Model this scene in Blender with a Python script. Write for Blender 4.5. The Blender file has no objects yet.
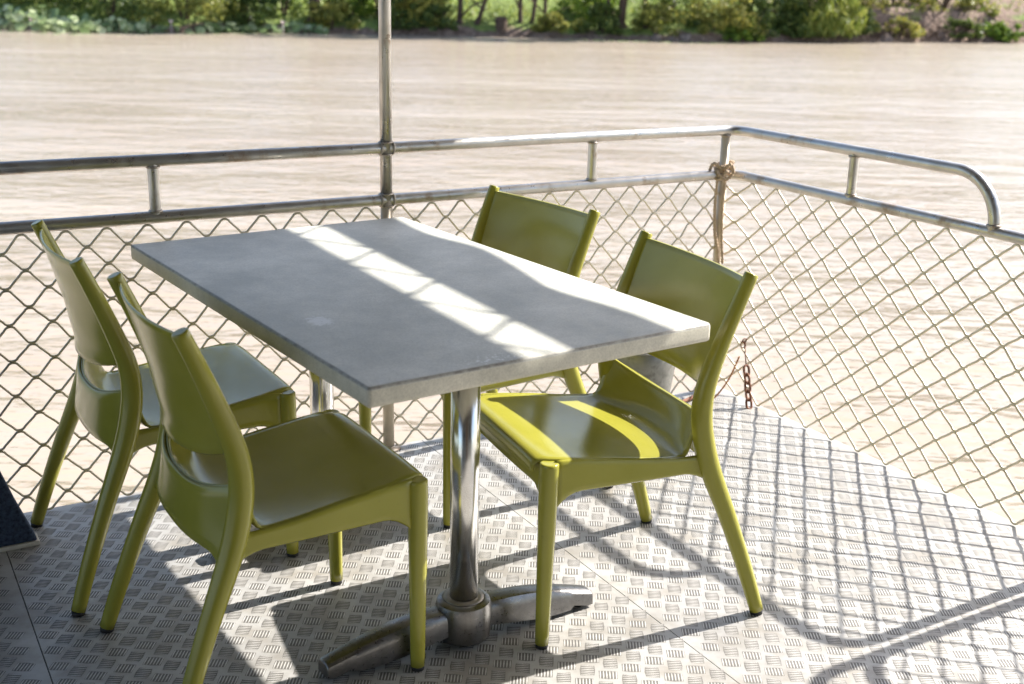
import bpy, bmesh, math, random
import numpy as np
from mathutils import Vector, Matrix
random.seed(7)
R = math.radians
S = bpy.context.scene
COL = S.collection

# ------------------------------------------------------------------ helpers
def tag(o, label=None, cat=None, group=None, kind=None):
    if label: o['label'] = label
    if cat: o['category'] = cat
    if group: o['group'] = group
    if kind: o['kind'] = kind
    return o

def empty(name, loc=(0, 0, 0), rz=0.0):
    o = bpy.data.objects.new(name, None)
    o.empty_display_size = .1
    COL.objects.link(o)
    o.location = loc
    o.rotation_euler = (0, 0, rz)
    return o

class MB:
    """collects verts / faces of one mesh object"""
    def __init__(s): s.v = []; s.f = []; s.sm = []
    def add(s, vs, fs, smooth=True):
        n = len(s.v); s.v += [tuple(v) for v in vs]
        s.f += [tuple(i + n for i in f) for f in fs]; s.sm += [smooth] * len(fs)
    def build(s, name, mat, parent=None, bevel=0, bseg=2, weld=False):
        me = bpy.data.meshes.new(name)
        me.from_pydata(s.v, [], s.f)
        me.polygons.foreach_set('use_smooth', s.sm)
        me.materials.append(mat)
        me.update()
        o = bpy.data.objects.new(name, me); COL.objects.link(o)
        if parent: o.parent = parent
        if bevel:
            b = o.modifiers.new('bevel', 'BEVEL'); b.width = bevel; b.segments = bseg
            b.limit_method = 'ANGLE'; b.angle_limit = R(35)
        return o
    def tube(s, pts, rad, seg=12, caps=True, round_end=False, flat=None):
        pts = [Vector(p) for p in pts]; n = len(pts)
        if not hasattr(rad, '__len__'): rad = [rad] * n
        rad = list(rad)
        if round_end:
            d = (pts[-1] - pts[-2]).normalized(); r = rad[-1]; p = pts[-1]
            for k in (.90, .98):
                pts.append(p + d * r * (.10 if k < .95 else .13)); rad.append(r * k * (1 if k < .95 else .8))
            n = len(pts)
        T = []
        for i in range(n):
            a = pts[max(i - 1, 0)]; b = pts[min(i + 1, n - 1)]
            T.append((b - a).normalized())
        ref = Vector((0, 0, 1)) if abs(T[0].z) < .9 else Vector((1, 0, 0))
        N = (ref - T[0] * ref.dot(T[0])).normalized()
        vs = []
        for i in range(n):
            N = (N - T[i] * N.dot(T[i])).normalized()
            B = T[i].cross(N)
            for k in range(seg):
                a = 2 * math.pi * k / seg
                vs.append(pts[i] + (N * math.cos(a) + B * math.sin(a)) * rad[i])
        fs = [(i * seg + k, i * seg + (k + 1) % seg, (i + 1) * seg + (k + 1) % seg, (i + 1) * seg + k)
              for i in range(n - 1) for k in range(seg)]
        s.add(vs, fs, True)
        if caps:
            m = len(s.v) - len(vs)
            s.f.append(tuple(m + k for k in reversed(range(seg)))); s.sm.append(False)
            s.f.append(tuple(m + (n - 1) * seg + k for k in range(seg))); s.sm.append(False)
    def box(s, c, size, rot=None, smooth=False):
        hx, hy, hz = [q / 2 for q in size]
        vs = [Vector((x * hx, y * hy, z * hz)) for z in (-1, 1) for y in (-1, 1) for x in (-1, 1)]
        if rot is not None: vs = [rot @ v for v in vs]
        vs = [v + Vector(c) for v in vs]
        s.add(vs, [(0, 2, 3, 1), (4, 5, 7, 6), (0, 1, 5, 4), (2, 6, 7, 3), (0, 4, 6, 2), (1, 3, 7, 5)], smooth)
    def lathe(s, prof, c=(0, 0, 0), seg=32, smooth=True):
        vs = []; n = len(prof)
        for r, z in prof:
            for k in range(seg):
                a = 2 * math.pi * k / seg
                vs.append((c[0] + r * math.cos(a), c[1] + r * math.sin(a), c[2] + z))
        fs = [(i * seg + k, i * seg + (k + 1) % seg, (i + 1) * seg + (k + 1) % seg, (i + 1) * seg + k)
              for i in range(n - 1) for k in range(seg)]
        s.add(vs, fs, smooth)
    def torus(s, c, r, t, ax=(0, 0, 1), seg=20, ss=8, stretch=1.0, sdir=(1, 0, 0)):
        z = Vector(ax).normalized(); x = Vector(sdir); x = (x - z * x.dot(z)).normalized(); y = z.cross(x)
        pts = []
        vs = []; fs = []
        for i in range(seg):
            a = 2 * math.pi * i / seg
            d = x * math.cos(a) + y * math.sin(a)
            ctr = Vector(c) + d * r + x * (stretch - 1) * r * (1 if math.cos(a) > 0 else -1) * min(1, abs(math.cos(a)) * 2)
            for j in range(ss):
                b = 2 * math.pi * j / ss
                vs.append(ctr + d * t * math.cos(b) + z * t * math.sin(b))
        for i in range(seg):
            for j in range(ss):
                fs.append((i * ss + j, ((i + 1) % seg) * ss + j, ((i + 1) % seg) * ss + (j + 1) % ss, i * ss + (j + 1) % ss))
        s.add(vs, fs, True)
    def sheet(s, fn, nu, nv, th):
        """closed shell of thickness th round the surface fn(u,v), u,v in 0..1"""
        P = [[Vector(fn(i / nu, j / nv)) for j in range(nv + 1)] for i in range(nu + 1)]
        def nrm(i, j):
            a = P[min(i + 1, nu)][j] - P[max(i - 1, 0)][j]; b = P[i][min(j + 1, nv)] - P[i][max(j - 1, 0)]
            return a.cross(b).normalized()
        vs = []; W = nv + 1
        N = [[nrm(i, j) for j in range(nv + 1)] for i in range(nu + 1)]
        for sg in (1, -1):
            for i in range(nu + 1):
                for j in range(nv + 1):
                    vs.append(P[i][j] + N[i][j] * (sg * th / 2))
        M = (nu + 1) * W; fs = []
        for i in range(nu):
            for j in range(nv):
                a = i * W + j; fs.append((a, a + W, a + W + 1, a + 1)); fs.append((M + a, M + a + 1, M + a + W + 1, M + a + W))
        # rounded rim: ring of points pushed out
        loop = [(i, 0) for i in range(nu + 1)] + [(nu, j) for j in range(1, nv + 1)] + [(i, nv) for i in range(nu - 1, -1, -1)] + [(0, j) for j in range(nv - 1, 0, -1)]
        base = len(vs)
        for q, (i, j) in enumerate(loop):
            ii = min(max(i, 1), nu - 1); jj = min(max(j, 1), nv - 1)
            out = (P[i][j] - P[ii][jj]); out = out - N[i][j] * out.dot(N[i][j])
            out = out.normalized() if out.length > 1e-9 else Vector((0, 0, 0))
            vs.append(P[i][j] + out * th * .45)
        L = len(loop)
        for q in range(L):
            i, j = loop[q]; i2, j2 = loop[(q + 1) % L]
            a, b = i * W + j, i2 * W + j2; m1, m2 = base + q, base + (q + 1) % L
            fs.append((a, m1, m2, b)); fs.append((M + a, M + b, m2, m1))
        s.add(vs, fs, True)

def spline(pts, n=8, vals=None):
    """Catmull-Rom through pts (tuples of any length)"""
    P = [np.array(p, float) for p in pts]; out = []
    for i in range(len(P) - 1):
        p0 = P[i - 1] if i > 0 else 2 * P[0] - P[1]; p1 = P[i]; p2 = P[i + 1]
        p3 = P[i + 2] if i + 2 < len(P) else 2 * P[-1] - P[-2]
        for k in range(n):
            t = k / n
            out.append(.5 * ((2 * p1) + (-p0 + p2) * t + (2 * p0 - 5 * p1 + 4 * p2 - p3) * t * t + (-p0 + 3 * p1 - 3 * p2 + p3) * t ** 3))
    out.append(P[-1]); return out

def ip(x, xs, ys):
    return float(np.interp(x, xs, ys))

# ------------------------------------------------------------------ materials
def mat(name):
    m = bpy.data.materials.new(name); m.use_nodes = True
    nt = m.node_tree; b = nt.nodes['Principled BSDF']
    return m, nt, b
def N(nt, t, **kw):
    n = nt.nodes.new(t)
    for k, v in kw.items():
        if k in n.inputs.keys(): n.inputs[k].default_value = v
        else: setattr(n, k, v)
    return n
def noise(nt, scale, detail=4, rough=.55, co='Object', vec=None, stretch=None):
    tc = nt.nodes.new('ShaderNodeTexCoord')
    src = tc.outputs[co]
    if stretch:
        mp = nt.nodes.new('ShaderNodeMapping'); mp.inputs['Scale'].default_value = stretch
        nt.links.new(src, mp.inputs['Vector']); src = mp.outputs['Vector']
    n = N(nt, 'ShaderNodeTexNoise', Scale=scale, Detail=detail, Roughness=rough)
    nt.links.new(src, n.inputs['Vector']); return n
def ramp(nt, src, stops):
    r = nt.nodes.new('ShaderNodeValToRGB'); e = r.color_ramp.elements
    while len(e) < len(stops): e.new(.5)
    for i, (p, c) in enumerate(stops):
        e[i].position = p; e[i].color = (c[0], c[1], c[2], 1) if hasattr(c, '__len__') else (c, c, c, 1)
    nt.links.new(src, r.inputs['Fac']); return r
def mix(nt, fac, a, b, mode='MIX'):
    m = nt.nodes.new('ShaderNodeMixRGB'); m.blend_type = mode
    for s_, v in (('Fac', fac), ('Color1', a), ('Color2', b)):
        if hasattr(v, 'links') or hasattr(v, 'is_linked'): nt.links.new(v, m.inputs[s_])
        else: m.inputs[s_].default_value = v if not hasattr(v, '__len__') else (v[0], v[1], v[2], 1)
    return m
def bump(nt, b, src, dist, strength=1.0):
    n = N(nt, 'ShaderNodeBump', Strength=strength, Distance=dist)
    nt.links.new(src, n.inputs['Height']); nt.links.new(n.outputs['Normal'], b.inputs['Normal']); return n

def m_plastic():
    m, nt, b = mat('olive_plastic')
    n = noise(nt, 9, 5); r = ramp(nt, n.outputs['Fac'], [(.3, (.280, .268, .034)), (.7, (.312, .296, .046))])
    n2 = noise(nt, 55, 6, .7); sp = ramp(nt, n2.outputs['Fac'], [(.62, 0.), (.72, 1.)])
    d = mix(nt, sp.outputs['Color'], r.outputs['Color'], (.20, .18, .035)); d.inputs['Fac'].default_value = 0
    nt.links.new(sp.outputs['Color'], d.inputs['Fac'])
    k = mix(nt, .3, r.outputs['Color'], d.outputs['Color'])
    nt.links.new(k.outputs['Color'], b.inputs['Base Color'])
    n3 = noise(nt, 22, 5); rr = ramp(nt, n3.outputs['Fac'], [(.3, .15), (.75, .20)])
    nt.links.new(rr.outputs['Color'], b.inputs['Roughness'])
    b.inputs['Specular IOR Level'].default_value = .42
    n4 = noise(nt, 300, 2); bump(nt, b, n4.outputs['Fac'], .0004, .5)
    return m
def m_rubber():
    m, nt, b = mat('black_rubber'); b.inputs['Base Color'].default_value = (.02, .02, .02, 1); b.inputs['Roughness'].default_value = .7
    n = noise(nt, 80); bump(nt, b, n.outputs['Fac'], .0005); return m
def m_stone():
    m, nt, b = mat('grey_composite_top')
    n = noise(nt, 5, 8, .62); n2 = noise(nt, 42, 6, .65); n3 = noise(nt, 260, 3, .6)
    r = ramp(nt, n.outputs['Fac'], [(.40, (.50, .50, .445)), (.64, (.70, .69, .62))])
    r2 = ramp(nt, n2.outputs['Fac'], [(.3, (.82, .82, .82)), (.7, (1, 1, 1))])
    a = mix(nt, .8, r.outputs['Color'], r2.outputs['Color'], 'MULTIPLY')
    r3 = ramp(nt, n3.outputs['Fac'], [(.35, (.68, .68, .66)), (.62, (1.05, 1.05, 1.05))])
    a2 = mix(nt, .5, a.outputs['Color'], r3.outputs['Color'], 'MULTIPLY')
    # scuff patch near the middle and pale flecks along the short edge
    tc = nt.nodes.new('ShaderNodeTexCoord')
    def blob(loc, sc, seed):
        mp = nt.nodes.new('ShaderNodeMapping'); mp.inputs['Location'].default_value = tuple(-l * s for l, s in zip(loc, sc)); mp.inputs['Scale'].default_value = sc
        nt.links.new(tc.outputs['Object'], mp.inputs['Vector'])
        nn = N(nt, 'ShaderNodeTexNoise', Scale=seed, Detail=4.0); nt.links.new(tc.outputs['Object'], nn.inputs['Vector'])
        g = N(nt, 'ShaderNodeTexGradient', gradient_type='SPHERICAL')
        nt.links.new(mp.outputs['Vector'], g.inputs['Vector'])
        mm = N(nt, 'ShaderNodeMath', operation='MULTIPLY'); nt.links.new(g.outputs['Fac'], mm.inputs[0]); nt.links.new(nn.outputs['Fac'], mm.inputs[1])
        return mm.outputs[0]
    p = ramp(nt, blob((.225, -.280, 0), (15, 22, 0), 110), [(.20, 0.), (.34, .9)])
    a3 = mix(nt, p.outputs['Color'], a2.outputs['Color'], (.72, .72, .70))
    q = blob((.60, -.12, 0), (9, 2.6, 0), 120)
    pq = ramp(nt, q, [(.50, 0.), (.54, .9)])
    a4 = mix(nt, pq.outputs['Color'], a3.outputs['Color'], (.80, .80, .78))
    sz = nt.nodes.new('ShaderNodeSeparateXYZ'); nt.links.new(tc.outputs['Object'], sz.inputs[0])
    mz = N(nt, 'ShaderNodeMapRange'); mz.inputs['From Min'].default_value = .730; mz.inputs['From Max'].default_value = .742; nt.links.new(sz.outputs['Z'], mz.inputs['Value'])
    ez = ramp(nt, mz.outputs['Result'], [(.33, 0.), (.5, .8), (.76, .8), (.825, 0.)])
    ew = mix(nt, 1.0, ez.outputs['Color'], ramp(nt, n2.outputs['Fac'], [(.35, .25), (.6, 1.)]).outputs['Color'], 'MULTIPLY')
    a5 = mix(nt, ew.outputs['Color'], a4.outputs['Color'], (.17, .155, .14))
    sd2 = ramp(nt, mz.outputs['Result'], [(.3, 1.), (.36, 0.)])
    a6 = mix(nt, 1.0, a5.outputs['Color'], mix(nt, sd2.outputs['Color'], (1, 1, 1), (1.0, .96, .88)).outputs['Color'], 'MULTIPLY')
    nt.links.new(a6.outputs['Color'], b.inputs['Base Color'])
    rr = ramp(nt, n2.outputs['Fac'], [(.3, .42), (.7, .6)]); nt.links.new(rr.outputs['Color'], b.inputs['Roughness'])
    bump(nt, b, n3.outputs['Fac'], .0006, .5); return m
def m_metal(name, col, rough, met=1.0, rust=None, sc=30, rv=.12):
    m, nt, b = mat(name)
    n = noise(nt, sc, 6, .6)
    r = ramp(nt, n.outputs['Fac'], [(.3, [c * .75 for c in col]), (.7, col)])
    out = r.outputs['Color']
    if rust:
        n2 = noise(nt, sc * .7, 6, .7); k = ramp(nt, n2.outputs['Fac'], [(.55, 0.), (.68, 1.)])
        out = mix(nt, k.outputs['Color'], out, rust).outputs['Color']
        mk = ramp(nt, n2.outputs['Fac'], [(.55, met), (.68, .15)]); nt.links.new(mk.outputs['Color'], b.inputs['Metallic'])
    else: b.inputs['Metallic'].default_value = met
    nt.links.new(out, b.inputs['Base Color'])
    n3 = noise(nt, sc * 2.5, 4); rr = ramp(nt, n3.outputs['Fac'], [(.3, max(.03, rough - rv / 2)), (.7, rough + rv)])
    nt.links.new(rr.outputs['Color'], b.inputs['Roughness']); return m
def m_deck():
    m, nt, b = mat('checker_plate')
    n = noise(nt, 3.2, 7, .6); n2 = noise(nt, 60, 4)
    r = ramp(nt, n.outputs['Fac'], [(.3, (.35, .343, .33)), (.7, (.455, .448, .43))])
    r2 = ramp(nt, n2.outputs['Fac'], [(.3, (.85, .85, .85)), (.7, (1, 1, 1))])
    a = mix(nt, .6, r.outputs['Color'], r2.outputs['Color'], 'MULTIPLY')
    # worn bar tops, also lightened to stand for ridge highlights; random stains on the plate
    geo = nt.nodes.new('ShaderNodeNewGeometry'); sx = nt.nodes.new('ShaderNodeSeparateXYZ'); nt.links.new(geo.outputs['Position'], sx.inputs[0])
    mr = N(nt, 'ShaderNodeMapRange'); mr.inputs['From Min'].default_value = .0001; mr.inputs['From Max'].default_value = .0008
    nt.links.new(sx.outputs['Z'], mr.inputs['Value'])
    n4 = noise(nt, 9, 5); gr = ramp(nt, n4.outputs['Fac'], [(.36, (.74, .70, .64)), (.56, (1, 1, 1))])
    lo = mix(nt, 1.0, a.outputs['Color'], gr.outputs['Color'], 'MULTIPLY')
    hi = mix(nt, mr.outputs['Result'], lo.outputs['Color'], (.62, .61, .59))
    nt.links.new(hi.outputs['Color'], b.inputs['Base Color'])
    b.inputs['Metallic'].default_value = .15
    rr = ramp(nt, n.outputs['Fac'], [(.3, .36), (.7, .50)]); nt.links.new(rr.outputs['Color'], b.inputs['Roughness'])
    bump(nt, b, n2.outputs['Fac'], .0004, .4); return m
def m_simple(name, c1, c2, sc, rough, bd=0, spec=None):
    m, nt, b = mat(name); n = noise(nt, sc, 6, .6)
    r = ramp(nt, n.outputs['Fac'], [(.3, c1), (.7, c2)]); nt.links.new(r.outputs['Color'], b.inputs['Base Color'])
    b.inputs['Roughness'].default_value = rough
    if bd: bump(nt, b, n.outputs['Fac'], bd)
    return m
def m_water():
    m, nt, b = mat('river_water')
    n = noise(nt, .35, 5, .6, stretch=(.4, 1, 1))
    r = ramp(nt, n.outputs['Fac'], [(.3, (.30, .242, .182)), (.7, (.355, .30, .238))])
    # foam thrown up beside the hull
    geo = nt.nodes.new('ShaderNodeNewGeometry')
    dd = N(nt, 'ShaderNodeVectorMath', operation='DOT_PRODUCT'); nt.links.new(geo.outputs['Position'], dd.inputs[0]); dd.inputs[1].default_value = (-.4925, .870, 0)
    mr = N(nt, 'ShaderNodeMapRange'); mr.inputs['From Min'].default_value = 3.1 + .9; mr.inputs['From Max'].default_value = 3.1 + 3.2
    mr.inputs['To Min'].default_value = .16; mr.inputs['To Max'].default_value = -.2
    nt.links.new(dd.outputs['Value'], mr.inputs['Value'])
    sxw = nt.nodes.new('ShaderNodeSeparateXYZ'); nt.links.new(geo.outputs['Position'], sxw.inputs[0])
    mxw = N(nt, 'ShaderNodeMapRange'); mxw.inputs['From Min'].default_value = .2; mxw.inputs['From Max'].default_value = 1.4; mxw.inputs['To Min'].default_value = 0; mxw.inputs['To Max'].default_value = -.3; nt.links.new(sxw.outputs['X'], mxw.inputs['Value'])
    nf0 = noise(nt, 2.2, 9, .72); nf = N(nt, 'ShaderNodeMath', operation='ADD'); nt.links.new(nf0.outputs['Fac'], nf.inputs[0]); nt.links.new(mxw.outputs['Result'], nf.inputs[1])
    ad = N(nt, 'ShaderNodeMath', operation='ADD'); nt.links.new(nf.outputs[0], ad.inputs[0]); nt.links.new(mr.outputs['Result'], ad.inputs[1])
    fr = ramp(nt, ad.outputs[0], [(.60, 0.), (.74, .75)])
    c = mix(nt, fr.outputs['Color'], r.outputs['Color'], (.72, .68, .62))
    nt.links.new(c.outputs['Color'], b.inputs['Base Color'])
    w1 = noise(nt, 1.5, 4, .55, stretch=(.42, 1, 1)); w2 = noise(nt, 8, 3, .5, stretch=(.5, 1, 1)); w3 = noise(nt, .22, 3, .5, stretch=(.5, 1, 1))
    def chain(d1, d2, d3):
        b1 = N(nt, 'ShaderNodeBump', Strength=1.0, Distance=d1); nt.links.new(w1.outputs['Fac'], b1.inputs['Height'])
        b2 = N(nt, 'ShaderNodeBump', Strength=1.0, Distance=d2); nt.links.new(w2.outputs['Fac'], b2.inputs['Height']); nt.links.new(b1.outputs['Normal'], b2.inputs['Normal'])
        b3 = N(nt, 'ShaderNodeBump', Strength=1.0, Distance=d3); nt.links.new(w3.outputs['Fac'], b3.inputs['Height']); nt.links.new(b2.outputs['Normal'], b3.inputs['Normal'])
        return b3.outputs['Normal']
    gn = chain(.13, .035, .45)
    df = nt.nodes.new('ShaderNodeBsdfDiffuse'); nt.links.new(c.outputs['Color'], df.inputs['Color']); nt.links.new(chain(.008, .001, .02), df.inputs['Normal'])
    gl = nt.nodes.new('ShaderNodeBsdfGlossy'); ln = N(nt, 'ShaderNodeVectorMath', operation='LENGTH'); nt.links.new(geo.outputs['Position'], ln.inputs[0])
    rm = N(nt, 'ShaderNodeMapRange'); rm.inputs['From Min'].default_value = 5; rm.inputs['From Max'].default_value = 32; rm.inputs['To Min'].default_value = .11; rm.inputs['To Max'].default_value = .17   # waves too small to resolve far out
    nt.links.new(ln.outputs['Value'], rm.inputs['Value']); nt.links.new(rm.outputs['Result'], gl.inputs['Roughness']); gl.inputs['Color'].default_value = (.90, .95, 1.0, 1); nt.links.new(gn, gl.inputs['Normal'])
    fr2 = N(nt, 'ShaderNodeFresnel', IOR=1.333); nt.links.new(gn, fr2.inputs['Normal'])
    fm = N(nt, 'ShaderNodeMath', operation='MINIMUM'); fm.inputs[1].default_value = .55; nt.links.new(fr2.outputs[0], fm.inputs[0])
    ms = nt.nodes.new('ShaderNodeMixShader'); nt.links.new(fm.outputs[0], ms.inputs[0]); nt.links.new(df.outputs[0], ms.inputs[1]); nt.links.new(gl.outputs[0], ms.inputs[2])
    nt.links.new(ms.outputs[0], nt.nodes['Material Output'].inputs['Surface'])
    return m
def m_leaf(name, c1, c2, c3, rough=.5):
    m, nt, b = mat(name)
    g = nt.nodes.new('ShaderNodeNewGeometry')
    r = ramp(nt, g.outputs['Random Per Island'], [(0, c1), (.55, c2), (1, c3)])
    oi = nt.nodes.new('ShaderNodeObjectInfo'); r2 = ramp(nt, oi.outputs['Random'], [(0, (.75, .8, .7)), (1, (1.15, 1.1, 1.0))])
    a = mix(nt, 1.0, r.outputs['Color'], r2.outputs['Color'], 'MULTIPLY')
    nt.links.new(a.outputs['Color'], b.inputs['Base Color']); b.inputs['Roughness'].default_value = rough
    t = nt.nodes.new('ShaderNodeBsdfTranslucent'); nt.links.new(a.outputs['Color'], t.inputs['Color'])
    mx = nt.nodes.new('ShaderNodeMixShader'); mx.inputs[0].default_value = .4
    nt.links.new(b.outputs[0], mx.inputs[1]); nt.links.new(t.outputs[0], mx.inputs[2])
    nt.links.new(mx.outputs[0], nt.nodes['Material Output'].inputs['Surface']); return m

M = dict(
 plastic=m_plastic(), rubber=m_rubber(), stone=m_stone(), deck=m_deck(), water=m_water(),
 gap_shade=m_metal('tread_gap_shade', (.15, .142, .13), .5, met=.1, sc=12, rv=.1),  # dark tone standing for shade and dark reflections between the tread bars
 seam=m_simple('seam_grime', (.03, .028, .025), (.06, .05, .045), 30, .8),
 polished=m_metal('polished_aluminium', (.90, .89, .87), .20, sc=9, rv=.08),
 cast=m_metal('cast_aluminium', (.25, .245, .24), .30, sc=60, rv=.10),
 castring=m_metal('dull_ring', (.34, .31, .28), .45, sc=40),
 rail=m_metal('weathered_aluminium', (.56, .54, .50), .34, met=.85, rust=(.30, .22, .15), sc=14, rv=.2),
 weld=m_metal('weld_bead', (.42, .38, .33), .5, met=.7, rust=(.22, .14, .09), sc=60),
 wire=m_metal('mesh_wire', (.72, .66, .53), .42, met=.3, sc=25, rv=.2),
 galv=m_metal('galvanised_steel', (.27, .27, .25), .42, met=.8, rust=(.10, .10, .085), sc=34, rv=.2),
 rust=m_simple('rusty_steel', (.10, .035, .02), (.26, .11, .06), 70, .8, .001),
 rope=m_simple('hemp_rope', (.34, .25, .17), (.60, .47, .34), 160, .9, .002),
 rope2=m_simple('orange_cord', (.42, .18, .07), (.52, .26, .12), 120, .9, .002),
 canvas=m_simple('canopy_canvas', (.085, .08, .075), (.11, .105, .10), 6, .85),
 felt=m_simple('navy_felt', (.008, .014, .032), (.05, .075, .13), 120, 1.0, .004),
 cream=m_simple('cream_binding', (.5, .46, .4), (.62, .58, .5), 60, .8),
 hull=m_simple('hull_paint', (.5, .49, .46), (.6, .58, .55), 4, .5),
 bark=m_simple('bark', (.05, .032, .022), (.13, .085, .06), 9, .95, .03),
 bark2=m_simple('pale_bark', (.16, .12, .09), (.30, .24, .19), 9, .95, .03),
 rock=m_simple('bank_rock', (.16, .11, .09), (.34, .27, .23), 5, .95, .05),
 leaf_olive=m_leaf('leaf_olive', (0.139, 0.162, 0.032), (0.297, 0.306, 0.073), (0.535, 0.486, 0.130)),
 leaf_dark=m_leaf('leaf_dark', (0.046, 0.081, 0.024), (0.113, 0.173, 0.041), (0.252, 0.298, 0.073)),
 leaf_bright=m_leaf('leaf_bright', (0.091, 0.169, 0.026), (0.195, 0.312, 0.046), (0.364, 0.442, 0.078)),
 leaf_yellow=m_leaf('leaf_yellow', (.12, .18, .03), (.27, .32, .06), (.46, .46, .12)),
 lotus=m_leaf('lotus_leaf', (.20, .29, .12), (.38, .46, .26), (.62, .66, .45), .3),
 grass=m_leaf('grass_blades', (.09, .14, .025), (.18, .25, .045), (.33, .35, .10)),
 shade_wall=m_simple('shade_wall_paint', (.20, .19, .17), (.24, .23, .2), 3, .5),
 door=m_simple('door_wood', (.09, .05, .03), (.14, .08, .05), 3, .5),
 glass=m_simple('dark_glass', (.02, .022, .025), (.03, .03, .035), 2, .08),
 beige=m_metal('beige_painted_steel', (.60, .52, .40), .5, met=.15, rust=(.40, .30, .21), sc=20),
 petal=m_simple('lotus_petal', (.7, .5, .5), (.8, .7, .65), 5, .6),
)

# ------------------------------------------------------------------ deck frame
K = Vector((.7371, 4.0372, 0))                    # deck corner
DL = Vector((-math.cos(.5246), -math.sin(.5246), 0))   # along the left railing
DR = Vector((math.sin(.5246), -math.cos(.5246), 0))  # along the right railing
def D(s, t, z=0): return K + DL * s + DR * t + Vector((0, 0, z))
DROT = Matrix((( DL.x, DR.x, 0), (DL.y, DR.y, 0), (0, 0, 1)))

# river
w = MB(); w.add([(-400, -200, -.8), (400, -200, -.8), (400, 500, -.8), (-400, 500, -.8)], [(0, 1, 2, 3)], False)
tag(w.build('river', M['water']), kind='structure')

# deck: three plates with narrow seams, raised five-bar treads modelled on top
def deck():
    mb = MB()
    sA, sB = 2.666 - .266, 2.666 - 1.5065
    for (s0, s1) in ((-.02, sB - .0012), (sB + .0012, sA - .0012), (sA + .0012, 6.5)):
        c = [D(s0, -.02), D(s1, -.02), D(s1, 6.5), D(s0, 6.5)]
        vs = [(p.x, p.y, 0) for p in c] + [(p.x, p.y, -.006) for p in c]
        mb.add(vs, [(0, 1, 2, 3), (7, 6, 5, 4), (0, 4, 5, 1), (1, 5, 6, 2), (2, 6, 7, 3), (3, 7, 4, 0)], False)
    A = -DL; B = DR
    dv = (A * .53 - B * .85).normalized(); dh = Vector((-dv.y, dv.x, 0))
    if dh.x < 0: dh = -dh
    rnd = random.Random(3)
    st = [(-.5, 0, 0), (-.36, .75, .8), (0, 1, 1), (.36, .75, .8), (.5, 0, 0)]
    def bar(c, d, e):
        L, W, H = .034, .0020, .0008
        i = len(mb.v)
        p = c - d * L / 2; q = c + d * L / 2
        mb.v.append((p.x, p.y, -.0001))
        for a, wd, hh in st[1:4]:
            o = c + d * (L * a)
            l = o - e * (W * wd); r = o + e * (W * wd)
            mb.v.append((l.x, l.y, -.0001)); mb.v.append((o.x, o.y, H * hh)); mb.v.append((r.x, r.y, -.0001))
        mb.v.append((q.x, q.y, -.0001))
        fs = [(i, i + 2, i + 1), (i, i + 3, i + 2), (i + 1, i + 2, i + 5, i + 4), (i + 2, i + 3, i + 6, i + 5),
              (i + 4, i + 5, i + 8, i + 7), (i + 5, i + 6, i + 9, i + 8), (i + 7, i + 8, i + 10), (i + 8, i + 9, i + 10)]
        mb.f += fs; mb.sm += [True] * 8
    GR = MB()
    def gap_shade(c, d, e):  # flat dark patch under each bar group: gap shading put into colour
        i = len(GR.v)
        for a_, b_ in ((-.46, -.5), (.46, -.5), (.5, 0), (.46, .5), (-.46, .5), (-.5, 0)):
            p = c + d * (a_ * .032 * rnd.uniform(.92, 1.05)) + e * (b_ * .0385 * rnd.uniform(.95, 1.04)); GR.v.append((p.x, p.y, .00015))
        GR.f.append(tuple(i + q for q in (0, 1, 2, 3, 4, 5))); GR.sm.append(False)
    for (s0, s1, so, to) in ((0.0, sB, .012, .033), (sB, sA, 2.377, .580), (sA, 3.5, 2.442, .549)):
        for i in range(-70, 71):
            for j in range(-60, 61):
                for kind in (0, 1):
                    s = so + .0585 * (i + .5 * kind); t = to + .070 * (j + .5 * kind)
                    if not (s0 + .018 < s < s1 - .018 and .005 < t < 2.9): continue
                    c = D(s, t); d, e = (dv, dh) if kind == 0 else (dh, dv)
                    for k in (-2.5, -1.5, -.5, .5, 1.5, 2.5): bar(c + e * (.0067 * k), d, e)
                    gap_shade(c, d, e)
    n0 = len(mb.v); nf = len(mb.f)
    mb.v += GR.v; mb.f += [tuple(i + n0 for i in f_) for f_ in GR.f]; mb.sm += GR.sm
    o = mb.build('deck', M['deck']); tag(o, kind='structure')
    o.data.materials.append(M['gap_shade'])
    mi = np.zeros(len(mb.f), np.int32); mi[nf:] = 1; o.data.polygons.foreach_set('material_index', mi)
    nrm_up = 1
    g = MB(); c = [D(-.018, -.018), D(6.5, -.018), D(6.5, 6.5), D(-.018, 6.5)]
    g.add([(p.x, p.y, -.0065) for p in c] + [(p.x, p.y, -.03) for p in c], [(0, 1, 2, 3), (7, 6, 5, 4), (0, 4, 5, 1), (1, 5, 6, 2), (2, 6, 7, 3), (3, 7, 4, 0)], False)
    tag(g.build('deck_frame', M['seam']), kind='structure')
    hl = MB(); c = [D(.06, .06), D(6.5, .06), D(6.5, 6.5), D(.06, 6.5)]
    hl.add([(p.x, p.y, -.031) for p in c] + [(p.x, p.y, -1.1) for p in c], [(0, 1, 2, 3), (7, 6, 5, 4), (0, 4, 5, 1), (1, 5, 6, 2), (2, 6, 7, 3), (3, 7, 4, 0)], False)
    tag(hl.build('boat_hull', M['hull']), kind='structure')
deck()

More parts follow.
